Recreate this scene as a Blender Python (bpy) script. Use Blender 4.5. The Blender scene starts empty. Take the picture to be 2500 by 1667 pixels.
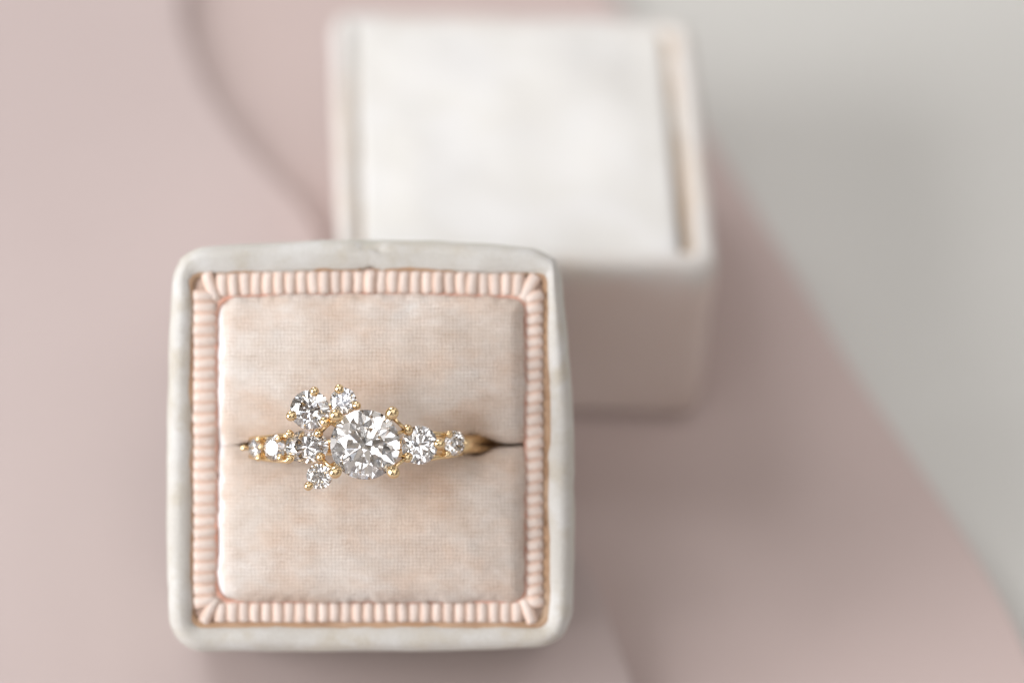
import bpy, bmesh, math, random
from mathutils import Vector, Matrix, noise
random.seed(7)
R = math.radians
MM = 0.001
sc = bpy.context.scene
C = bpy.context.scene.collection

# ------------------------------------------------------------------ camera
S, D, P0Z = 27.0, 489.0, 41.26          # pixels per mm on the box face, mm camera to box face, mm height of face origin
cd = bpy.data.cameras.new('camera')
cam = bpy.data.objects.new('camera', cd); C.objects.link(cam); sc.camera = cam
c45 = math.sqrt(.5)
cam.location = (0, -D*c45*MM, (P0Z + D*c45)*MM)
cam.rotation_euler = (R(45), 0, 0)
cd.sensor_width = 36; cd.lens = 36*D*S/2500
cd.clip_start = .05; cd.clip_end = 20
cd.dof.use_dof = True
cd.dof.focus_distance = (D - 8.2)*MM
cd.dof.aperture_fstop = 9.0
cd.dof.aperture_blades = 0

# ------------------------------------------------------------------ world and lamps
w = bpy.data.worlds.new('World'); sc.world = w; w.use_nodes = True
bg = w.node_tree.nodes['Background']
bg.inputs[1].default_value = .84
# made-up surroundings: random light and dark cells that give the diamonds contrast
wt = w.node_tree; wc = wt.nodes.new('ShaderNodeTexCoord'); vo = wt.nodes.new('ShaderNodeTexVoronoi')
vo.inputs['Scale'].default_value = 5.5; vo.inputs['Randomness'].default_value = 1
vo.distance = 'CHEBYCHEV'
wr = wt.nodes.new('ShaderNodeValToRGB'); wt.links.new(wc.outputs['Generated'], vo.inputs['Vector'])
ws = wt.nodes.new('ShaderNodeSeparateColor'); wt.links.new(vo.outputs['Color'], ws.inputs[0]); wt.links.new(ws.outputs[0], wr.inputs[0])
wr.color_ramp.interpolation = 'CONSTANT'
for i, (p, c_) in enumerate(((0, (.07, .062, .055)), (.24, (.26, .235, .215)), (.45, (.48, .46, .43)), (.7, (.85, .83, .80)), (.79, (2.8, 2.8, 2.85)))):
    el = wr.color_ramp.elements[i] if i < 2 else wr.color_ramp.elements.new(p)
    el.position = p; el.color = (*c_, 1)
wm = wt.nodes.new('ShaderNodeMix'); wm.data_type = 'RGBA'; wt.links.new(ws.outputs[1], wm.inputs[0])
wm.inputs[6].default_value = (1.08, .98, .88, 1); wm.inputs[7].default_value = (.92, .98, 1.10, 1)
wx = wt.nodes.new('ShaderNodeMix'); wx.data_type = 'RGBA'; wx.blend_type = 'MULTIPLY'; wx.inputs[0].default_value = 1
wt.links.new(wr.outputs[0], wx.inputs[6]); wt.links.new(wm.outputs[2], wx.inputs[7]); wt.links.new(wx.outputs[2], bg.inputs[0])

def lamp(name, loc, tgt, sx, sy, power, col):
    l = bpy.data.lights.new(name, 'AREA'); l.shape = 'RECTANGLE'; l.size = sx; l.size_y = sy
    l.energy = power; l.color = col
    o = bpy.data.objects.new(name, l); C.objects.link(o); o.location = loc
    o.rotation_euler = (Vector(tgt) - Vector(loc)).to_track_quat('-Z', 'Y').to_euler()
    return o
def window(name, ctr, wid, hei, nx, ny, gap, power, col, up=(0, 0, 1), tgt=(0, .02, .02)):
    """a window or an added light, split into panes that sparkle in the diamonds"""
    c0 = Vector(ctr); d = (Vector(tgt) - c0).normalized(); xa = d.cross(Vector(up)).normalized(); ya = xa.cross(d)
    pw, ph = (wid - gap*(nx - 1))/nx, (hei - gap*(ny - 1))/ny
    for i in range(nx):
        for j in range(ny):
            p = c0 + xa*((i - (nx - 1)/2)*(pw + gap)) + ya*((j - (ny - 1)/2)*(ph + gap))
            lamp(name, p, p + d, pw, ph, power/(nx*ny), col)
window('left_window_light', (-.88, -.36, .44), .50, .66, 2, 3, .035, 14.0, (.98, .985, 1))
window('added_back_light', (-.40, .66, .82), .40, .30, 2, 2, .04, 3.2, (.96, .98, 1))  # added light from behind, gives the diamond facets more bright reflections
window('added_overhead_light', (.10, -.35, 1.35), 1.1, .8, 4, 3, .20, 4.0, (1, .985, .96), (0, 1, 0))  # added grid of overhead lamps, for contrast and sparkle in the stones

vs = sc.view_settings
vs.view_transform = 'Standard'; vs.look = 'None'; vs.gamma = 1; vs.exposure = 0.0
cy = sc.cycles
cy.max_bounces = 20; cy.transmission_bounces = 16; cy.glossy_bounces = 8; cy.diffuse_bounces = 4
cy.sample_clamp_indirect = 4; cy.use_denoising = True
cy.caustics_reflective = True; cy.caustics_refractive = True; cy.blur_glossy = .3
cy.use_adaptive_sampling = False

# ------------------------------------------------------------------ helpers
def mesh_obj(name, bm, mat=None, parent=None, smooth=True, loc=None):
    me = bpy.data.meshes.new(name)
    bmesh.ops.recalc_face_normals(bm, faces=bm.faces)
    bm.to_mesh(me); bm.free()
    for p in me.polygons: p.use_smooth = smooth
    if mat: me.materials.append(mat)
    o = bpy.data.objects.new(name, me); C.objects.link(o)
    if parent: o.parent = parent
    return o
def empty(name, loc, rot, label, cat):
    o = bpy.data.objects.new(name, None); C.objects.link(o)
    o.location = loc; o.rotation_euler = rot; o['label'] = label; o['category'] = cat
    o.empty_display_size = .01
    return o
def sm(a, b, x):
    t = max(0., min(1., (x - a)/(b - a))); return t*t*(3 - 2*t)
def face_xy(px, py, z=0.):              # picture measure -> mm on the box face, z mm above it
    k = (D - z)/D
    return (px - 1250)/S*k, (833.5 - py)/S*k
def table_xy(px, py, z):                # picture measure -> mm on a level sheet at height z
    X = (px - 1250)/S; Y = (833.5 - py)/S
    c0 = (0, -D*c45, P0Z + D*c45)
    d = (X, Y*c45 + D*c45, Y*c45 - D*c45)
    t = (z - c0[2])/d[2]
    return c0[0] + t*d[0], c0[1] + t*d[1]
def loops_bm(loops, closed=True, cap_first=False, cap_last=False):
    bm = bmesh.new(); rows = []
    for L in loops: rows.append([bm.verts.new((p[0]*MM, p[1]*MM, p[2]*MM)) for p in L])
    n = len(rows[0])
    for a, b in zip(rows, rows[1:]):
        for i in range(n if closed else n - 1):
            j = (i + 1) % n
            bm.faces.new((a[i], a[j], b[j], b[i]))
    if cap_first: bm.faces.new(rows[0])
    if cap_last: bm.faces.new(rows[-1][::-1])
    return bm

# ------------------------------------------------------------------ materials
def nodes(name):
    m = bpy.data.materials.new(name); m.use_nodes = True
    nt = m.node_tree; b = nt.nodes['Principled BSDF']
    return m, nt, b
def N(nt, t, **k):
    n = nt.nodes.new(t)
    for a, v in k.items():
        if a.startswith('i_'): n.inputs[a[2:].replace('_', ' ')].default_value = v
        else: setattr(n, a, v)
    return n
def mapping(nt, scale=(1000, 1000, 1000), rot=(0, 0, 0)):
    tc = N(nt, 'ShaderNodeTexCoord'); mp = N(nt, 'ShaderNodeMapping')
    mp.inputs['Scale'].default_value = scale; mp.inputs['Rotation'].default_value = rot
    nt.links.new(tc.outputs['Object'], mp.inputs['Vector'])
    return mp.outputs['Vector']
def ramp(nt, src, a, b, ca=(0, 0, 0, 1), cb=(1, 1, 1, 1)):
    r = N(nt, 'ShaderNodeValToRGB'); r.color_ramp.elements[0].position = a; r.color_ramp.elements[1].position = b
    r.color_ramp.elements[0].color = ca; r.color_ramp.elements[1].color = cb
    nt.links.new(src, r.inputs[0]); return r.outputs[0]
def mix(nt, f, a, b, mode='MIX'):
    m = N(nt, 'ShaderNodeMix', data_type='RGBA', blend_type=mode)
    for sock, v in ((0, f), (6, a), (7, b)):
        if isinstance(v, (int, float)): m.inputs[sock].default_value = v
        elif isinstance(v, tuple): m.inputs[sock].default_value = (*v, 1) if len(v) == 3 else v
        else: nt.links.new(v, m.inputs[sock])
    return m.outputs[2]
def noise_f(nt, vec, scale, detail=4, rough=.55):
    n = N(nt, 'ShaderNodeTexNoise'); n.inputs['Scale'].default_value = scale
    n.inputs['Detail'].default_value = detail; n.inputs['Roughness'].default_value = rough
    nt.links.new(vec, n.inputs['Vector']); return n.outputs[0]

def velvet(name, base, worn, tan, pstretch=(1000, 1000, 1000), weave=0., nap=.05, sheen=.25, patch=.16, t_lo=.5, t_hi=.68, w_lo=.45, w_hi=.62):
    m, nt, b = nodes(name)
    v = mapping(nt, pstretch); v1 = mapping(nt)
    col = mix(nt, ramp(nt, noise_f(nt, v, patch, 5, .6), w_lo, w_hi), base, worn)
    v2 = mapping(nt, tuple(s*1.0 for s in pstretch), (0, 0, .4))
    n2 = noise_f(nt, v2, patch*1.7, 5, .6)
    col = mix(nt, ramp(nt, n2, t_lo, t_hi), col, tan)
    fine = noise_f(nt, v1, 3.2, 6, .7)
    col = mix(nt, .35, col, ramp(nt, fine, .3, .7, (.72, .70, .68, 1), (1, 1, 1, 1)), 'MULTIPLY')
    h = fine
    if weave:
        st = noise_f(nt, mapping(nt, (260, 1500, 1000), (0, 0, .05)), .55, 5, .65)
        col = mix(nt, .55, col, ramp(nt, st, .35, .68, (.86, .82, .79, 1), (1.06, 1.06, 1.07, 1)), 'MULTIPLY')
        def wv(direction):
            t = N(nt, 'ShaderNodeTexWave', wave_type='BANDS', bands_direction=direction)
            t.inputs['Scale'].default_value = .95; t.inputs['Distortion'].default_value = 3.0
            t.inputs['Detail'].default_value = 2; t.inputs['Detail Scale'].default_value = 1.4
            nt.links.new(v1, t.inputs['Vector']); return t.outputs['Fac']
        wx, wy = wv('X'), wv('Y')
        a = N(nt, 'ShaderNodeMath', operation='ADD'); nt.links.new(wx, a.inputs[0]); nt.links.new(wy, a.inputs[1])
        a2 = N(nt, 'ShaderNodeMath', operation='MULTIPLY'); nt.links.new(a.outputs[0], a2.inputs[0]); a2.inputs[1].default_value = .5
        wm_ = N(nt, 'ShaderNodeMapRange'); nt.links.new(noise_f(nt, v1, .45, 3), wm_.inputs[0]); wm_.inputs[1].default_value = .35; wm_.inputs[2].default_value = .65; wm_.inputs[3].default_value = weave*.35; wm_.inputs[4].default_value = weave
        col = mix(nt, wm_.outputs[0], col, ramp(nt, a2.outputs[0], .15, .85, (.73, .67, .63, 1), (1.09, 1.09, 1.09, 1)), 'MULTIPLY')
        h2 = N(nt, 'ShaderNodeMath', operation='ADD'); nt.links.new(fine, h2.inputs[0]); nt.links.new(a2.outputs[0], h2.inputs[1]); h = h2.outputs[0]
    nt.links.new(col, b.inputs['Base Color'])
    b.inputs['Roughness'].default_value = .95; b.inputs['Specular IOR Level'].default_value = .1
    b.inputs['Sheen Weight'].default_value = sheen; b.inputs['Sheen Roughness'].default_value = .45
    b.inputs['Sheen Tint'].default_value = (1, .97, .95, 1)
    bp = N(nt, 'ShaderNodeBump'); bp.inputs['Strength'].default_value = .6; bp.inputs['Distance'].default_value = nap*MM
    nt.links.new(h, bp.inputs['Height']); nt.links.new(bp.outputs[0], b.inputs['Normal'])
    return m

M = {}
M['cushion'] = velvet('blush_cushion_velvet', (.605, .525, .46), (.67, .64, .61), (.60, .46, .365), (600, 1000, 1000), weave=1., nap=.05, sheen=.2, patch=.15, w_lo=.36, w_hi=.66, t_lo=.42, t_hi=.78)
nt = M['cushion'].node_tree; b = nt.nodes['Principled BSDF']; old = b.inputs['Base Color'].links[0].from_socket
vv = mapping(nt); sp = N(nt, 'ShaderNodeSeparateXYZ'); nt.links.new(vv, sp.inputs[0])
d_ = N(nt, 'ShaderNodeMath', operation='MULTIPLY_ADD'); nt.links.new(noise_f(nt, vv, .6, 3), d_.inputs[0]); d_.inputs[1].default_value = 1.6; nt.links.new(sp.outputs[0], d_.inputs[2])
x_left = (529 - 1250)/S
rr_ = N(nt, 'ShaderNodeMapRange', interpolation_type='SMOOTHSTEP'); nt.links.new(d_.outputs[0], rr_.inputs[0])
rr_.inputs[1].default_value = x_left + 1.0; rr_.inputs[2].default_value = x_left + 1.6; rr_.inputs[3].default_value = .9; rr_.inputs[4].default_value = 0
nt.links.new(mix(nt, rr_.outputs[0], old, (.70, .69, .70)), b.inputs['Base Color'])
M['case'] = velvet('pale_case_velvet', (.53, .51, .475), (.59, .58, .56), (.49, .45, .385), sheen=.3, patch=.16, nap=.12)
M['lid'] = velvet('pale_lid_velvet', (.63, .60, .57), (.64, .63, .61), (.62, .56, .50), sheen=.3, patch=.07)
def rim_wear_shade(m, z0, z1, low, amt=1.):
    nt = m.node_tree; b = nt.nodes['Principled BSDF']; old = b.inputs['Base Color'].links[0].from_socket
    vv = mapping(nt); sp = N(nt, 'ShaderNodeSeparateXYZ'); nt.links.new(vv, sp.inputs[0])
    d_ = N(nt, 'ShaderNodeMath', operation='MULTIPLY_ADD'); nt.links.new(noise_f(nt, vv, .35, 4), d_.inputs[0]); d_.inputs[1].default_value = abs(z1 - z0)*1.2
    nt.links.new(sp.outputs[2], d_.inputs[2])
    r_ = N(nt, 'ShaderNodeMapRange', interpolation_type='SMOOTHSTEP'); nt.links.new(d_.outputs[0], r_.inputs[0])
    k = abs(z1 - z0)*.6
    r_.inputs[1].default_value = z0 + k; r_.inputs[2].default_value = z1 + k; r_.inputs[3].default_value = amt; r_.inputs[4].default_value = 0
    nt.links.new(mix(nt, r_.outputs[0], old, low), b.inputs['Base Color'])
rim_wear_shade(M['case'], -1.8, -.2, (.47, .46, .39), .85)
rim_wear_shade(M['lid'], 16.5, 20.2, (.62, .505, .455), .85)  # lid wall toned darker below its worn rim, shade put into the colour
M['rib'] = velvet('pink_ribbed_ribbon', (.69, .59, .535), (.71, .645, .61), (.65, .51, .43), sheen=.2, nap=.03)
M['ribback'] = velvet('tan_trim_backing', (.66, .47, .38), (.68, .52, .43), (.60, .42, .32), sheen=.1)
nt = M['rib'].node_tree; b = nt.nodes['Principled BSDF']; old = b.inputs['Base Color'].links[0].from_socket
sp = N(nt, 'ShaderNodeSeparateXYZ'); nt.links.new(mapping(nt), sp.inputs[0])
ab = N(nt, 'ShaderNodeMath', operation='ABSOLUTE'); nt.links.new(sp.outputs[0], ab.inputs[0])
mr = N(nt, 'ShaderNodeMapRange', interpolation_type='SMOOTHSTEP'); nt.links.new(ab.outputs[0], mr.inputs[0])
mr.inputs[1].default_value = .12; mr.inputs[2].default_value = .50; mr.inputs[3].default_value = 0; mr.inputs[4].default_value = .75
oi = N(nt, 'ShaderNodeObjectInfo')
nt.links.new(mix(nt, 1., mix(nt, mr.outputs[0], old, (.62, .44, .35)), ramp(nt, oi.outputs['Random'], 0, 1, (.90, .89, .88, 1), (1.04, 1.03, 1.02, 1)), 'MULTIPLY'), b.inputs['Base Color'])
M['seam'] = velvet('salmon_seam', (.64, .36, .28), (.66, .45, .37), (.58, .28, .20), sheen=.1, patch=.3)
M['edge'] = velvet('brown_inner_edge', (.42, .27, .17), (.48, .34, .24), (.30, .18, .11), sheen=.05)
M['satin'] = None
m, nt, b = nodes('white_satin')
v = mapping(nt); n = noise_f(nt, v, .10, 4)
nt.links.new(mix(nt, ramp(nt, n, .42, .62), (.645, .63, .60), (.675, .665, .65)), b.inputs['Base Color'])
b.inputs['Roughness'].default_value = .55; b.inputs['Specular IOR Level'].default_value = .3
bp = N(nt, 'ShaderNodeBump'); bp.inputs['Strength'].default_value = .15; bp.inputs['Distance'].default_value = .3*MM
nt.links.new(n, bp.inputs['Height']); nt.links.new(bp.outputs[0], b.inputs['Normal'])
M['satin'] = m
def card(name, a, b_, rough=.55):
    m, nt, b = nodes(name); v = mapping(nt)
    col = mix(nt, ramp(nt, noise_f(nt, v, .02, 3), .4, .6), a, b_)
    f = noise_f(nt, v, 4., 5, .7)
    col = mix(nt, .12, col, ramp(nt, f, .3, .7), 'MULTIPLY')
    nt.links.new(col, b.inputs['Base Color']); b.inputs['Roughness'].default_value = rough
    b.inputs['Specular IOR Level'].default_value = .35
    bp = N(nt, 'ShaderNodeBump'); bp.inputs['Strength'].default_value = .2; bp.inputs['Distance'].default_value = .03*MM
    nt.links.new(f, bp.inputs['Height']); nt.links.new(bp.outputs[0], b.inputs['Normal'])
    return m
M['pink'] = card('dusty_pink_card', (.475, .39, .373), (.49, .405, .387))
M['pink2'] = card('dusty_pink_card_lower', (.50, .40, .375), (.515, .415, .39))
M['table'] = card('pale_grey_tabletop', (.55, .54, .51), (.565, .555, .525), .5)
m, nt, b = nodes('yellow_gold')
b.inputs['Base Color'].default_value = (.80, .61, .36, 1); b.inputs['Metallic'].default_value = 1
v = mapping(nt); f = noise_f(nt, v, 1.5, 3)
nt.links.new(ramp(nt, f, .3, .7, (.09, .09, .09, 1), (.2, .2, .2, 1)), b.inputs['Roughness'])
bp = N(nt, 'ShaderNodeBump'); bp.inputs['Strength'].default_value = .15; bp.inputs['Distance'].default_value = .03*MM
nt.links.new(f, bp.inputs['Height']); nt.links.new(bp.outputs[0], b.inputs['Normal'])
M['gold'] = m
m = bpy.data.materials.new('diamond'); m.use_nodes = True; nt = m.node_tree; nt.nodes.clear()
out = N(nt, 'ShaderNodeOutputMaterial')
g = N(nt, 'ShaderNodeBsdfGlass'); g.inputs['Color'].default_value = (1, 1, 1, 1)
g.inputs['Roughness'].default_value = 0; g.inputs['IOR'].default_value = 2.417
nt.links.new(g.outputs[0], out.inputs['Surface'])
M['diamond'] = m

# ------------------------------------------------------------------ setting: tabletop and two pink boards
def spline(pts, n=12):
    P = [Vector(p) for p in pts]; P = [2*P[0] - P[1]] + P + [2*P[-1] - P[-2]]; o = []
    for i in range(1, len(P) - 2):
        for k in range(n):
            t = k/n; a, b_, c, d = P[i-1], P[i], P[i+1], P[i+2]
            o.append(.5*((2*b_) + (c - a)*t + (2*a - 5*b_ + 4*c - d)*t*t + (3*b_ - a - 3*c + d)*t**3))
    o.append(P[-2]); return o
def board(name, edge, outer, z0, z1, mat):
    """edge: smooth visible outline, outer: straight corners closing it, mm; rounded top arris"""
    pts = [Vector(p) for p in edge] + [Vector(p) for p in outer]
    n = len(pts); nor = []
    area = sum(pts[i].x*pts[(i+1) % n].y - pts[(i+1) % n].x*pts[i].y for i in range(n))
    sg = 1 if area > 0 else -1
    for i in range(n):
        t1 = (pts[i] - pts[i-1]).normalized(); t2 = (pts[(i+1) % n] - pts[i]).normalized()
        t = (t1 + t2).normalized(); nor.append(Vector((t.y, -t.x))*sg)
    r = .35; prof = [(0, z0)] + [(r*(1 - math.cos(a)), z1 - r + r*math.sin(a)) for a in [R(x) for x in (0, 22, 45, 67, 90)]]
    L = [[(p.x - q.x*o, p.y - q.y*o, z) for p, q in zip(pts, nor)] for o, z in prof]
    bm = loops_bm(L, True, True, True)
    ob = mesh_obj(name, bm, mat, smooth=False); ob['kind'] = 'structure'; return ob
bm = bmesh.new()
bmesh.ops.create_cube(bm, size=1, matrix=Matrix.Diagonal((1.8, 1.6, .03, 1)))
bmesh.ops.bevel(bm, geom=bm.edges[:], offset=.004, segments=2, affect='EDGES')
bmesh.ops.translate(bm, verts=bm.verts, vec=(0, .25, -.015))
tb = mesh_obj('tabletop', bm, M['table'], smooth=False); tb['kind'] = 'structure'
tb['label'] = 'pale grey tabletop beyond the pink board'
low_px = [(1150, -420), (1330, -180), (1500, 0), (1645, 200), (1805, 446), (1955, 690), (2084, 900), (2313, 1240), (2419, 1410), (2500, 1570), (2590, 1800), (2650, 2050)]
e = spline([table_xy(*p, 2) for p in low_px])
lb = board('lower_pink_board', e, [(60, -120), (-160, -120), (-160, 160), (-60, 175)], 0, 2.0, M['pink2'])
lb['label'] = 'large dusty pink board under both boxes, its curved right edge on the grey tabletop'
up_px = [(470, -330), (448, -120), (447, 0), (452, 67), (473, 134), (504, 214), (547, 280), (600, 355), (662, 422), (725, 488), (775, 560), (800, 700), (815, 880), (900, 1060), (1120, 1140), (1290, 1225), (1404, 1341), (1452, 1410), (1489, 1511), (1548, 1667), (1620, 1880), (1680, 2150)]
e = spline([table_xy(*p, 4) for p in up_px])
ub = board('upper_pink_board', e, [(20, -110), (-150, -110), (-150, 150)], 2.0, 4.0, M['pink'])
ub['label'] = 'upper dusty pink board with wavy edge, lying under the front ring box'

# ------------------------------------------------------------------ outlines of boxes
def rrect(hx, hy, r, n=14, m=26):
    """closed outline, counter-clockwise"""
    P = []
    r = max(r, .05)
    cs = [(hx - r, hy - r, 0), (-hx + r, hy - r, 90), (-hx + r, -hy + r, 180), (hx - r, -hy + r, 270)]
    for k, (cx, cy_, a0) in enumerate(cs):
        for i in range(n + 1):
            a = R(a0 + 90*i/n); P.append((cx + r*math.cos(a), cy_ + r*math.sin(a)))
        nx, ny, a1 = cs[(k + 1) % 4]
        q0 = P[-1]; a = R(a1); q1 = (nx + r*math.cos(a), ny + r*math.sin(a))
        for i in range(1, m):
            t = i/m; P.append((q0[0] + (q1[0] - q0[0])*t, q0[1] + (q1[1] - q0[1])*t))
    return P

# ------------------------------------------------------------------ front ring box (tilted, facing the lens)
F = empty('ring_box', (0, 0, P0Z*MM), (R(45), 0, 0), 'open velvet ring box holding the diamond ring, pale worn rim and ribbed pink trim', 'ring box')
CX, CY = face_xy(903.5, 1088)
HX, HY = 998/2/S, 1008/2/S
def warp(x, y, strength=1.):
    """old hand-covered case: narrower at the top, arched top edge"""
    u, v_ = x/HX, y/HY
    ow = sm(.84, 1.0, max(abs(u), abs(v_)))*strength
    top = sm(.0, 1.0, v_)
    x2 = x - u*ow*top*(1.15 if u > 0 else .45) - (u*ow*sm(.5, 1, -v_)*.25)
    y2 = y - (u*u*1.0 if v_ > 0 else 0)*sm(.3, 1, v_)*(.35 + .65*ow) + (0.55*max(0, u)**2*ow if v_ < 0 else 0)*sm(.3, 1, -v_)
    return x2 + CX, y2 + CY
def jit(x, y, z, a, s=.35, seed=0):
    return a*noise.noise(Vector((x*s + seed, y*s, z*s + 3.1)))
T = 26.0
# case: outer wall, rolled rim, inner wall
prof = [(2.4, -T + .15), (1.6, -T + .2), (.9, -T + .8), (.3, -T + 2), (.22, -20), (.16, -14), (.1, -8), (.02, -4), (0, -2.2), (.05, -1.3), (.28, -.6), (.7, -.15), (1.15, .0), (1.55, -.05), (2.0, -.22), (2.35, -.55), (2.5, -1.1), (2.55, -2.2), (2.6, -3.2)]
pr2 = []
for a, b_ in zip(prof, prof[1:]):
    k = 2
    for i in range(k): pr2.append((a[0] + (b_[0] - a[0])*i/k, a[1] + (b_[1] - a[1])*i/k))
pr2.append(prof[-1])
base = rrect(HX, HY, 2.6)
L = []
for o, z in pr2:
    row = []
    for (x, y) in rrect(HX - o, HY - o, max(3.2 - o*1.0, .7)):
        wx, wy = warp(x, y)
        if y > 0: wy -= .5*sm(1.2, 2.4, o)*sm(.6, .85, y/HY)
        # seam notch in the velvet at the top edge, left of centre
        s = 0.
        if y > 0: s = math.exp(-((wx - face_xy(905, 0)[0])/.28)**2)
        zb = z*(1 + .28*(y/HY + 1)/2) if z < -3 else z*1.0      # the back of the case is deeper at the top, where it leans on the lid
        if -8 < z < -3: zb = z + (z*.28*(y/HY + 1)/2)*(-3 - z)/5
        j = jit(wx, wy, z, .10) + jit(wx, wy, z, .05, 1.7, 9)
        sl = 1. if z > -3.5 else 0.
        row.append((wx + j, wy - (s*.2*sl if o < 1.3 else -.5*s*sl) + jit(wx, wy, z, .10, .35, 40), zb + jit(wx, wy, 0, .25, .18, 5)*sl - (s*.5*sl if o < 1.3 else 0)))
    L.append(row)
mesh_obj('case', loops_bm(L, True, True, False), M['case'], F)
# brown raw inner edge between the case and the ribbon
RX0, RX1 = face_xy(470, 0)[0], face_xy(1327, 0)[0]
RY1, RY0 = face_xy(0, 663)[1], face_xy(0, 1520)[1]
QX0, QX1 = face_xy(529, 0)[0], face_xy(1283, 0)[0]
QY1, QY0 = face_xy(0, 722)[1], face_xy(0, 1468)[1]
def rr2(x0, x1, y0, y1, r, n=10, m=40):
    cx, cy_ = (x0 + x1)/2, (y0 + y1)/2
    return [(p[0] + cx, p[1] + cy_) for p in rrect((x1 - x0)/2, (y1 - y0)/2, r, n, m)]
def topbow(x, y):
    u = (x - CX)/16.; 
    return y - (.35*u*u - .1)*sm(0, 12, y - CY)
lo = []
for (d, z) in ((-1.0, -.5), (-.35, -.42), (.0, -.5), (.25, -1.1), (.4, -3.2)):
    lo.append([(x, topbow(x, y), z + jit(x, y, 0, .15, .8) - (1.4*math.exp(-((x - face_xy(905, 0)[0])/.35)**2) if y > CY else 0)) for x, y in rr2(RX0 + d, RX1 - d, RY0 + d, RY1 - d, 1.1)])
mesh_obj('inner_edge', loops_bm(lo), M['edge'], F)
# salmon backing under the ribs
lo = []
for k, z in ((-.1, -.95), (.1, -.8), (.35, -.75), (.7, -.45), (1.0, -.6), (1.12, -1.0), (1.2, -2.6)):
    a = [(x, y) for x, y in rr2(RX0, RX1, RY0, RY1, 1.1)]
    b_ = [(x, y) for x, y in rr2(QX0, QX1, QY0, QY1, 2.4)]
    lo.append([(p[0] + (q[0] - p[0])*k, topbow(p[0], p[1] + (q[1] - p[1])*k), z) for p, q in zip(a, b_)])
trim = mesh_obj('ribbed_trim', loops_bm(lo), M['ribback'], F)
# ribs, one by one round the trim
def rib_mesh(Lh, wdt, hgt, seed):
    rnd = random.Random(seed); bm = bmesh.new(); nl, nw = 9, 8; rows = []
    skew = rnd.uniform(-.05, .05); ph = rnd.uniform(0, 6)
    for i in range(nl + 1):
        t = -1 + 2*i/nl; end = math.sqrt(max(0, 1 - abs(t)**5)); row = []
        arch = .22*(1 - t*t)
        for j in range(nw + 1):
            q = -1 + 2*j/nw
            row.append(bm.verts.new(((q*wdt*.5 + skew*t + .03*math.sin(t*2.5 + ph))*MM,
                                     (t*Lh + .02*rnd.uniform(-1, 1))*MM,
                                     (hgt*math.cos(q*math.pi/2)**1.3*(.3 + .7*end) + arch - .35*(1 - end) - (.06 if abs(q) > .99 else 0))*MM)))
        rows.append(row)
    for a, b_ in zip(rows, rows[1:]):
        for j in range(nw): bm.faces.new((a[j], a[j+1], b_[j+1], b_[j]))
    me = bpy.data.meshes.new('rib'); bmesh.ops.recalc_face_normals(bm, faces=bm.faces); bm.to_mesh(me); bm.free()
    for p in me.polygons: p.use_smooth = True
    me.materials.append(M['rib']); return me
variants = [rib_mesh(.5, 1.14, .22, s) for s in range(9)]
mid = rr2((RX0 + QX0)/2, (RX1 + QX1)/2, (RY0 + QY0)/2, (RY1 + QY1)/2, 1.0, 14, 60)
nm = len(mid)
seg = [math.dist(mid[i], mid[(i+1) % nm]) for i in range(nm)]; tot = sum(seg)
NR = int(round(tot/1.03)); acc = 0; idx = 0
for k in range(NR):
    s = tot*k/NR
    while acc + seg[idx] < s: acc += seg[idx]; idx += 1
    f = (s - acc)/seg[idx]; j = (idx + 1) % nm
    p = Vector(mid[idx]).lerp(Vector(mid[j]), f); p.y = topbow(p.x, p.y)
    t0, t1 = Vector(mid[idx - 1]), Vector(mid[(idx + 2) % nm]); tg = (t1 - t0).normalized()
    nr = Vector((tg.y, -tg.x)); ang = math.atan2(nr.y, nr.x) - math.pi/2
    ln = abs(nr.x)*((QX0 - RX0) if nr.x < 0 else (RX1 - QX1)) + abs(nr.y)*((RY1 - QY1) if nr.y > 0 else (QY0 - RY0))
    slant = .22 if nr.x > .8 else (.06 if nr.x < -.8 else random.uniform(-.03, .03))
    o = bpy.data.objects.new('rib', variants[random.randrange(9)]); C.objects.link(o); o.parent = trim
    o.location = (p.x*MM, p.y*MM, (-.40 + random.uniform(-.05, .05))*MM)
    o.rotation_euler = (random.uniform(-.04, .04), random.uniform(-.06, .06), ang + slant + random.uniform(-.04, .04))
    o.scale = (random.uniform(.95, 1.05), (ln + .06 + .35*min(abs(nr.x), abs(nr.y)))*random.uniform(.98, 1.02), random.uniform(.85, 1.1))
# salmon stitched seam between the ribs and the cushion
lo = []
for k in range(6):
    a_ = 2*math.pi*k/6
    lo.append([(x, topbow(x, y), -.62 + .22*math.sin(a_) + jit(x, y, 0, .14, 1.3)) for x, y in rr2(QX0 - .06 - .2*math.cos(a_), QX1 + .06 + .2*math.cos(a_), QY0 - .06 - .2*math.cos(a_), QY1 + .06 + .2*math.cos(a_), 1.6)])
mesh_obj('seam', loops_bm(lo + [lo[0]]), M['seam'], F)

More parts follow.
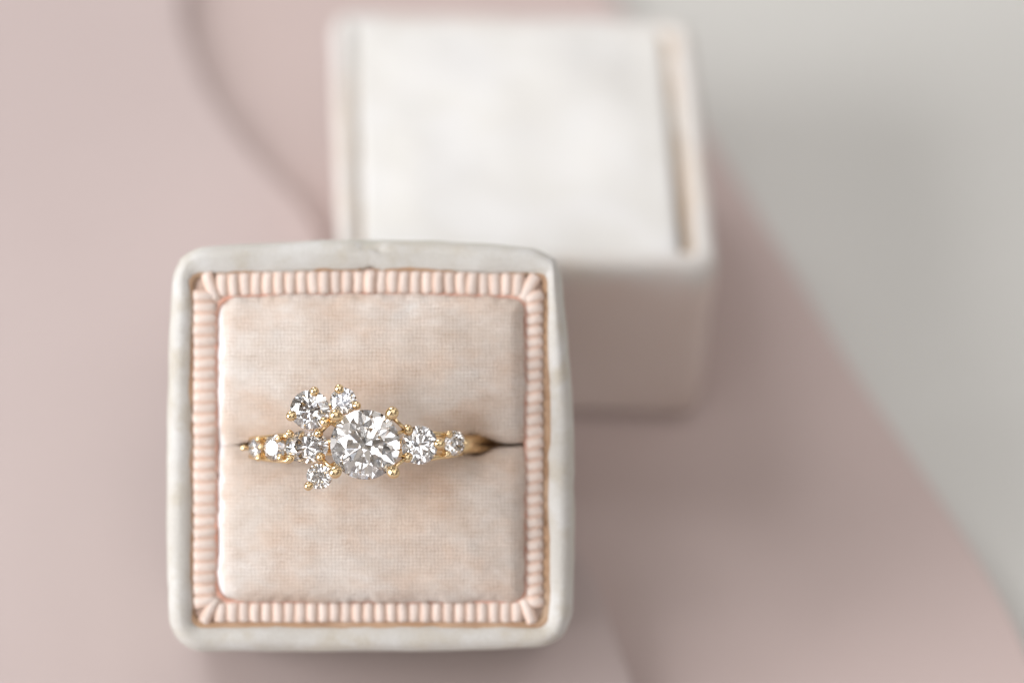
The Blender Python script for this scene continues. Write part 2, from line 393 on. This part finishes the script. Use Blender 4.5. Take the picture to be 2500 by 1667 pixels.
# two padded cushion halves with the slit between them
SL = face_xy(0, 1086)[1]
RCX = face_xy(893, 0)[0]
def slit_gap(x):
    g = -.05 if x < RCX else .07
    ax = abs(x - RCX)
    g += .30*(1 - sm(9.4, 10.6, ax))
    g += (.72 if x > RCX else .38)*math.exp(-((ax - (10.3 if x > RCX else 10.1))/1.25)**2)
    return g
def pad(name, up):
    nx, ny = 230, 130; bm = bmesh.new(); rows = []
    x0, x1 = QX0 + .04, QX1 + .12
    for j in range(ny + 1):
        row = []
        for i in range(nx + 1):
            # denser rows near the borders
            tx = i/nx; tx = tx - .0*math.sin(2*math.pi*tx)/ (2*math.pi)*4*.5
            ty = j/ny; ty = ty - .12*math.sin(2*math.pi*ty)/(2*math.pi)*4*.5
            x = x0 + (x1 - x0)*tx
            g = slit_gap(x)
            sl_ = SL + .10*noise.noise(Vector((x*.9, 3.3, 0))) + .06*math.sin(x*.35)
            ye = (QY1 + .06) if up else (QY0 - .06)
            y = sl_ + (ye - sl_)*ty; dsl = abs(y - sl_); y += (g if up else -g)*math.exp(-(dsl/1.6)**2); ys = sl_ + (g if up else -g)
            # rounded outer corners
            de = abs(ye - y); dxe = min(x - x0, x1 - x)
            rc = 2.0 if x < 0 - 15.9 else 1.3
            if dxe < rc and de < rc:
                cxm = x0 + rc if x - x0 < x1 - x else x1 - rc
                cym = ye - rc if up else ye + rc
                ddx, ddy = x - cxm, y - cym
                l = max(abs(ddx), abs(ddy)); hyp = math.hypot(ddx, ddy)
                if hyp > 1e-6: x, y = cxm + ddx*l/hyp, cym + ddy*l/hyp
                dout = rc - l
            else: dout = min(de, dxe)
            ds = abs(y - ys)
            # wavy outer border
            rr = 1.6; z = .15
            kx = min(1, (x - x0)/13, 1); 
            z += 2.0*max(0, math.sin(math.pi*min(1, max(0, (x - x0)/(x1 - x0)))))**.5*math.sin(math.pi*min(1, (abs(ye - y) + 2.5)/18))
            if dout < rr: z -= 1.35*(1 - math.sqrt(max(0, 1 - ((rr - dout)/rr)**2)))
            rs = .8 if x > RCX - 8 else .45; 
            if ds < rs: z -= (.9 if x > RCX - 8 else .12)*(1 - math.sqrt(max(0, 1 - ((rs - ds)/rs)**2)))
            # pulled down where the band enters
            for ex, dp in ((RCX + 10.7, .8), (RCX - 10.6, .35)):
                z -= dp*math.exp(-((x - ex)/1.9)**2 - (ds/1.5)**2)
            z += jit(x, y, 0, .16, .28, 2 if up else 8) + jit(x, y*1.5, 0, .03, .9, 3)
            wav = (.14*noise.noise(Vector((x*.5, y*.5, 7.7))) + .12*noise.noise(Vector((x*1.3, y*1.3, 1.7))))*(1 - sm(0, 1.6, dout))
            if j == 0: z -= 2.2*sm(RCX - 11.4, RCX - 10.2, x)
            xx = x + (wav if dxe < de else 0); yy = y + (0 if dxe < de else wav)
            yy = topbow(xx, yy) if up else yy
            row.append(bm.verts.new((xx*MM, yy*MM, z*MM)))
        rows.append(row)
    for a, b_ in zip(rows, rows[1:]):
        for i in range(nx): bm.faces.new((a[i], a[i+1], b_[i+1], b_[i]))
    # skirt
    bound = [e for e in bm.edges if e.is_boundary]
    r = bmesh.ops.extrude_edge_only(bm, edges=bound)
    for vtx in [g_ for g_ in r['geom'] if isinstance(g_, bmesh.types.BMVert)]: vtx.co.z -= 2.4*MM
    return mesh_obj(name, bm, M['cushion'], F)
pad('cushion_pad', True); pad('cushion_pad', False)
# floor card under the pads, inside the case
bm = loops_bm([[(x, y, -3.4) for x, y in rr2(RX0 - .4, RX1 + .4, RY0 - .4, RY1 + .4, 1.1)], [(x, y, -3.0) for x, y in rr2(RX0 - .4, RX1 + .4, RY0 - .4, RY1 + .4, 1.1)]], True, True, True)
mesh_obj('inner_floor', bm, M['edge'], F, smooth=False)

# ------------------------------------------------------------------ lid, upside down on the lower board
lz = 2.0; LH = 20.5
lcx, lcy = .4, 48.2
LID = empty('box_lid', (lcx*MM, lcy*MM, lz*MM), (0, 0, 0), 'separate velvet box lid behind the ring box, lined with white satin', 'box lid')
LX, LY = 19.0, 18.1
def quad(u, v_, q):
    TL, TR, BR, BL = q; a, b_ = (u + 1)/2, (v_ + 1)/2
    return tuple((BL[k]*(1 - a) + BR[k]*a)*(1 - b_) + (TL[k]*(1 - a) + TR[k]*a)*b_ - (lcx, lcy)[k] for k in (0, 1))
OUT = ((-18.3, 66.3), (18.15, 65.2), (20.0, 29.1), (-16.9, 30.2))
PAN = ((-16.3, 65.0), (15.35, 63.7), (16.4, 30.3), (-14.5, 31.3))
def lw(x, y, z):
    u, v_ = x/LX, y/LY
    q = quad(u, v_, OUT); dn = max(0, 1 - z/18.)
    return (q[0]*(1 - .06*dn), q[1] - (1.5*dn if v_ < 0 else 0)*sm(0, 1, -v_), z)
prof = [(3.2, 0), (3.0, .5), (1.2, .6), (.5, 1.0), (.3, 1.8), (.25, 6), (.15, 12), (.05, 16.5), (0, 18.6), (.05, 19.5), (.3, 20.2), (.75, 20.5), (1.3, 20.5), (1.8, 20.3), (2.1, 19.9), (2.25, 19.0), (2.3, 16)]
L = []
for o, z in prof:
    L.append([(lambda q: (q[0] + jit(x, y, z, .12, .2, 20), q[1] + jit(x, y, z, .12, .2, 30), q[2] + (jit(x, y, 0, .2, .15, 60) if z > 18 else 0)))(lw(x, y, z)) for x, y in rrect(LX - o, LY - o, max(2.3 - o*.8, .5))])
mesh_obj('shell', loops_bm(L, True, True, False), M['lid'], LID)
# brown edge line between shell and satin
L = [[lw(x, y, z) for x, y in rrect(LX - o, LY - o, .8)] for o, z in ((1.6, 19.2), (2.2, 19.85), (2.6, 19.8), (3.0, 19.2), (3.3, 18.4))]
mesh_obj('inner_edge', loops_bm(L), velvet('tan_lid_edge', (.58, .47, .37), (.66, .60, .53), (.50, .37, .25), sheen=.1, patch=.12), LID)
# white satin pad
nx = 70; bm = bmesh.new(); rows = []
px0, px1, py0, py1 = -16, 16, -16, 16
for j in range(nx + 1):
    row = []
    for i in range(nx + 1):
        x = px0 + (px1 - px0)*(.5 - .5*math.cos(math.pi*i/nx)); y = py0 + (py1 - py0)*(.5 - .5*math.cos(math.pi*j/nx))
        d = min(x - px0, px1 - x, y - py0, py1 - y)
        z = 20.3 + .35*sm(0, 8, d) - 1.6*(1 - math.sqrt(max(0, 1 - (max(0, .7 - d)/.7)**2))) + jit(x, y, 0, .45, .10, 11) + jit(x, y, 0, .07, .3, 17)
        x, y = quad(x/16, y/16, PAN)
        row.append(bm.verts.new((x*MM, y*MM, z*MM)))
    rows.append(row)
for a, b_ in zip(rows, rows[1:]):
    for i in range(nx): bm.faces.new((a[i], a[i+1], b_[i+1], b_[i]))
bound = [e for e in bm.edges if e.is_boundary]
r = bmesh.ops.extrude_edge_only(bm, edges=bound)
for vtx in [g_ for g_ in r['geom'] if isinstance(g_, bmesh.types.BMVert)]: vtx.co.z -= 2*MM
mesh_obj('satin_lining', bm, M['satin'], LID)

# ------------------------------------------------------------------ the ring
RC = face_xy(893, 1088)
RING = empty('diamond_ring', F.matrix_basis @ Vector((RC[0]*MM, RC[1]*MM, 0)), (R(45), 0, 0), 'yellow gold ring with a cluster of diamonds, set in the cushion slit', 'ring')
ZC = -6.0; RO = 12.0
YAW = R(1.0)
def rl(px, py, z):                      # ring-local mm from picture measure
    x, y = face_xy(px, py, z); return Vector((x - RC[0], y - RC[1], z))
# band
def band_bm():
    bm = bmesh.new(); rows = []; n = 160; m_ = 16
    for i in range(n):
        a = 2*math.pi*i/n; row = []
        top = max(0, math.cos(a))
        wd = .84 - .12*sm(.6, 1, top); th = .62
        for j in range(m_):
            b_ = 2*math.pi*j/m_
            cx_, cy_ = math.cos(b_), math.sin(b_)
            rr = RO - th + th*math.copysign(abs(cx_)**.8, cx_)*(1 if cx_ > 0 else .6); yy = wd*math.copysign(abs(cy_)**.75, cy_)
            x = rr*math.sin(a); z = ZC + rr*math.cos(a)
            row.append(bm.verts.new(((x*math.cos(YAW) - yy*math.sin(YAW))*MM, (x*math.sin(YAW) + yy*math.cos(YAW))*MM, z*MM)))
        rows.append(row)
    for i in range(n):
        a, b_ = rows[i], rows[(i+1) % n]
        for j in range(m_): bm.faces.new((a[j], a[(j+1) % m_], b_[(j+1) % m_], b_[j]))
    return bm
mesh_obj('band', band_bm(), M['gold'], RING)
def tube(pts, rad, nseg=10, caps=True):
    bm = bmesh.new(); P = [Vector(p) for p in pts]; rows = []
    if not hasattr(rad, '__len__'): rad = [rad]*len(P)
    up = None
    for i, p in enumerate(P):
        t = (P[min(i+1, len(P)-1)] - P[max(i-1, 0)]).normalized()
        if up is None: up = t.orthogonal().normalized()
        up = (up - t*up.dot(t)).normalized(); s = t.cross(up)
        rows.append([bm.verts.new((p + (up*math.cos(2*math.pi*k/nseg) + s*math.sin(2*math.pi*k/nseg))*rad[i])*MM) for k in range(nseg)])
    for a, b_ in zip(rows, rows[1:]):
        for k in range(nseg): bm.faces.new((a[k], a[(k+1) % nseg], b_[(k+1) % nseg], b_[k]))
    if caps: bm.faces.new(rows[0]); bm.faces.new(rows[-1][::-1])
    return bm
def brilliant(rad, crown=34.5, pav=40.9, tab=.56, gird=.035):
    bm = bmesh.new(); tc, tp = math.tan(R(crown)), math.tan(R(pav)); g = gird*rad
    rt = tab*rad*1.0; rs = rad*.77; rlw = rad*.24
    P = lambda r_, deg, z: bm.verts.new((r_*math.cos(R(deg)), r_*math.sin(R(deg)), z))
    zt = g + (rad - rt)*tc
    tv = [P(rt, 45*k, zt) for k in range(8)]
    star = [P(rs, 45*k + 22.5, g + (rad - rs*math.cos(R(22.5)))*tc) for k in range(8)]
    low = [P(rlw, 45*k + 22.5, -g - (rad - rlw*math.cos(R(22.5)))*tp) for k in range(8)]
    cul = P(0, 0, -g - rad*tp)
    sub = 4; U, Lo = [], []
    for h in range(16):
        k = h//2; a0, a1 = 22.5*h, 22.5*(h + 1)
        sV, lV = star[k].co, low[k].co
        for q in range(sub):
            a = a0 + 22.5*q/sub
            e0 = Vector((rad*math.cos(R(a0)), rad*math.sin(R(a0)), 0)); e1 = Vector((rad*math.cos(R(a1)), rad*math.sin(R(a1)), 0))
            x, y = rad*math.cos(R(a)), rad*math.sin(R(a))
            def zon(e0z, p3):
                A = Vector((e0.x, e0.y, e0z)); B = Vector((e1.x, e1.y, e0z)); n = (B - A).cross(p3 - A)
                return A.z - (n.x*(x - A.x) + n.y*(y - A.y))/n.z
            U.append(bm.verts.new((x, y, zon(g, sV) if q else g))); Lo.append(bm.verts.new((x, y, zon(-g, lV) if q else -g)))
    nU = len(U)
    bm.faces.new(tv)
    for k in range(8):
        bm.faces.new((tv[k], star[k], tv[(k+1) % 8]))
        i = k*2*sub
        bm.faces.new((tv[k], star[k-1], U[i], star[k]))
        bm.faces.new((cul, low[k], Lo[i], low[k-1]))
        for h in (0, 1):
            s0 = i + h*sub
            ids = [(s0 + q) % nU for q in range(sub + 1)]
            bm.faces.new([star[k]] + [U[q] for q in ids]); bm.faces.new([low[k]] + [Lo[q] for q in ids])
    for i in range(nU): bm.faces.new((U[i], Lo[i], Lo[(i+1) % nU], U[(i+1) % nU]))
    return bm
def basis(nrm):
    z = nrm.normalized(); x = Vector((1, 0, 0)); x = (x - z*x.dot(z)).normalized(); y = z.cross(x)
    return Matrix((x, y, z)).transposed()
stones = []
def stone(name, px, py, z, rx, ry, tilt=(0, 0), spin=0., label=None):
    """centre of the girdle at picture point px,py and height z; radii mm; tilt = normal's x,y lean in degrees"""
    nrm = Vector((math.tan(R(tilt[0])), math.tan(R(tilt[1])), 1)).normalized()
    B = basis(nrm); c_ = rl(px, py, z)
    bm = brilliant(1.0); bmesh.ops.rotate(bm, verts=bm.verts, matrix=Matrix.Rotation(R(spin), 3, 'Z'))
    hz = min(rx, ry)*(1.2 if rx > ry*1.15 else 1)
    for vtx in bm.verts: vtx.co = (B @ Vector((vtx.co.x*rx, vtx.co.y*ry, vtx.co.z*hz)) + c_)*MM
    o = mesh_obj(name, bm, M['diamond'], RING, smooth=False)
    if label: o['label'] = label
    # gallery wires under the girdle
    for k, (dz, kr, w_) in enumerate(((-.42, .86, .17), (-.95, .50, .17))):
        n = 40; pts = [B @ Vector(((rx*kr)*math.cos(2*math.pi*i/n), (ry*kr)*math.sin(2*math.pi*i/n), hz*dz)) + c_ for i in range(n + 1)]
        g = mesh_obj('gallery_wire', tube(pts, w_*(.7 + .15*hz), 8, False), M['gold'], RING)
    stones.append((c_, B, rx, ry, hz)); return c_, B
def arcz(px, rr):                        # height of a radius rr circle round the ring's centre, at picture x
    z = 5.
    for _ in range(6):
        x = rl(px, 1088, z).x; z = ZC + math.sqrt(max(0, rr*rr - x*x))
    return z, math.degrees(math.asin(max(-1, min(1, x/rr))))
main, Bm = stone('round_diamond', 891.5, 1085, 9.05, 3.10, 3.10, (0, -1.5), 11, 'large round centre diamond')
s2 = stone('round_diamond', 756.5, 1000, 7.9, 1.76, 1.76, (-2, 1), 5, 'upper left cluster diamond')
s3 = stone('round_diamond', 838, 978, 8.0, 1.19, 1.19, (-4, 12), 20)
z4, a4 = arcz(749, 13.9)
s4 = stone('oval_diamond', 749, 1090, z4, 1.96, 1.5, (a4*.35, 5), 0)
s5 = stone('round_diamond', 779.5, 1162, 7.6, 1.15, 1.15, (-8, -10), 9)
z6, a6 = arcz(1024, 13.7); s6 = stone('round_diamond', 1024, 1086, z6, 1.66, 1.72, (a6*.6, 0), 14)
z7, a7 = arcz(1110.5, 13.3); s7 = stone('round_diamond', 1110.5, 1082, z7, 1.14, 1.14, (a7, 0), 3)
z8, a8 = arcz(671, 13.2); s8 = stone('round_diamond', 671, 1093, z8, 1.2, 1.2, (a8, 0), 17)
z9, a9 = arcz(622, 13.0); s9 = stone('round_diamond', 622, 1093.5, z9, .86, .86, (a9, 0), 6)
# prongs: ball px,py, radius px, stone index, stretch
prongs = [(767.6, 955, 11, 1), (711, 1015, 12.5, 1), (828, 949.5, 11.5, 2), (871, 990, 10, 2), (820, 1014.5, 15.5, 0), (957.5, 1008, 15.5, 0),
          (818, 1152.5, 15, 0), (960.4, 1152.7, 15, 0), (778, 1057, 11, 3), (782.5, 1115, 11, 3), (707, 1058.5, 9.5, 3), (707.4, 1119.5, 9.5, 3),
          (680, 1071, 8.5, 7), (683.5, 1116.6, 8.5, 7), (637, 1091, 7, 7), (631, 1072, 8.5, 8), (631, 1117, 8.5, 8), (594, 1093, 7.5, 8),
          (995, 1049, 13, 5), (994.5, 1116.6, 12, 5), (1073, 1083.5, 13, 5), (1096, 1060, 9, 6), (1093.5, 1110, 9, 6), (1138, 1082, 7, 6),
          (753, 1186.5, 10.5, 4), (793, 1030, 12, 1)]
for (px, py, rp, si) in prongs:
    c_, B, rx, ry, hz = stones[si]
    zz = c_.z
    for _ in range(4):                   # settle the ball just over the girdle plane of its stone
        p = rl(px, py, zz); q = B.inverted() @ (p - c_)
        zz += (.10*hz + .12 - q.z)
    p = rl(px, py, zz); q = B.inverted() @ (p - c_)
    rb = rp/S*1.06; out_ = Vector((q.x, q.y, 0)); L0 = out_.length; out_.normalize()
    bm = bmesh.new()
    bmesh.ops.create_uvsphere(bm, u_segments=20, v_segments=12, radius=1)
    rot = Matrix.Rotation(math.atan2(-out_.y, -out_.x), 3, 'Z')
    tl = Matrix.Rotation(R(18), 3, 'Y')
    for vtx in bm.verts:
        s_ = vtx.co.copy(); s_.x *= 1.22 if s_.x > 0 else 1.0; s_ = tl @ Vector((s_.x*rb, s_.y*rb*.96, s_.z*rb*.85))
        vtx.co = (B @ (rot @ s_ + q) + c_)*MM
    b0 = out_*(L0 + rb*.05); foot = out_*(min(rx, ry)*.42)
    sh = [B @ Vector((b0.x, b0.y, q.z)) + c_, B @ Vector((b0.x*1.0, b0.y*1.0, -hz*.12)) + c_, B @ Vector(((b0.x + foot.x)*.5, (b0.y + foot.y)*.5, -hz*.6)) + c_, B @ Vector((foot.x, foot.y, -hz*1.05)) + c_]
    t = tube(sh, [rb*.80, rb*.74, rb*.6, rb*.55], 12)
    me_ = bpy.data.meshes.new('tmp'); t.to_mesh(me_); t.free(); bm.from_mesh(me_); bpy.data.meshes.remove(me_)
    mesh_obj('prong', bm, M['gold'], RING)
# shoulder rails either side of the small stones
for sx, a0, a1 in ((1, 25, 45), (-1, 31, 58)):
    for sy in (1, -1):
        pts = []; rd = []
        for i in range(22):
            a = R(a0 + (a1 - a0)*i/21)*sx; f = i/21
            yy = sy*(1.12 - .38*f); rr = 12.95 - .75*f**2
            x = rr*math.sin(a); z = ZC + rr*math.cos(a)
            pts.append((x*math.cos(YAW) - yy*math.sin(YAW), x*math.sin(YAW) + yy*math.cos(YAW), z)); rd.append(.27)
        mesh_obj('shoulder_rail', tube(pts, rd, 10), M['gold'], RING)
# bridges from the cluster stones to the head
for (i, j) in ((1, 0), (2, 0), (4, 0), (1, 3), (5, 0), (3, 0), (1, 2)):
    A, Bq = stones[i], stones[j]
    a = A[0] - A[1].col[2]*(A[4]*1.0 + .2); b_ = Bq[0] - Bq[1].col[2]*(Bq[4]*.98 + .2)
    if j == 0: b_ = b_ + (a - b_).normalized()*1.2
    mesh_obj('bridge_bar', tube([a, (a + b_)/2 + Vector((0, 0, -.15)), b_], .26, 10), M['gold'], RING)
# collar under the head joining it to the band
pts = [(1.15*math.cos(2*math.pi*i/32), 1.0*math.sin(2*math.pi*i/32), 5.75) for i in range(33)]
mesh_obj('head_collar', tube(pts, .42, 10, False), M['gold'], RING)
# short struts tying neighbouring prongs of the head together
for p, q in (((960, 1020), (990, 1048)), ((962, 1141), (990, 1118)), ((815, 1024), (784, 1052)), ((812, 1017), (795, 1028)), ((812, 1144), (786, 1120)), ((966, 1060), (985, 1052)), ((966, 1108), (985, 1114))):
    a, b_ = rl(*p, 8.2), rl(*q, 7.5)
    mesh_obj('strut', tube([a, (a + b_)/2 + Vector((0, 0, -.12)), b_], [.20, .17, .20], 10), M['gold'], RING)
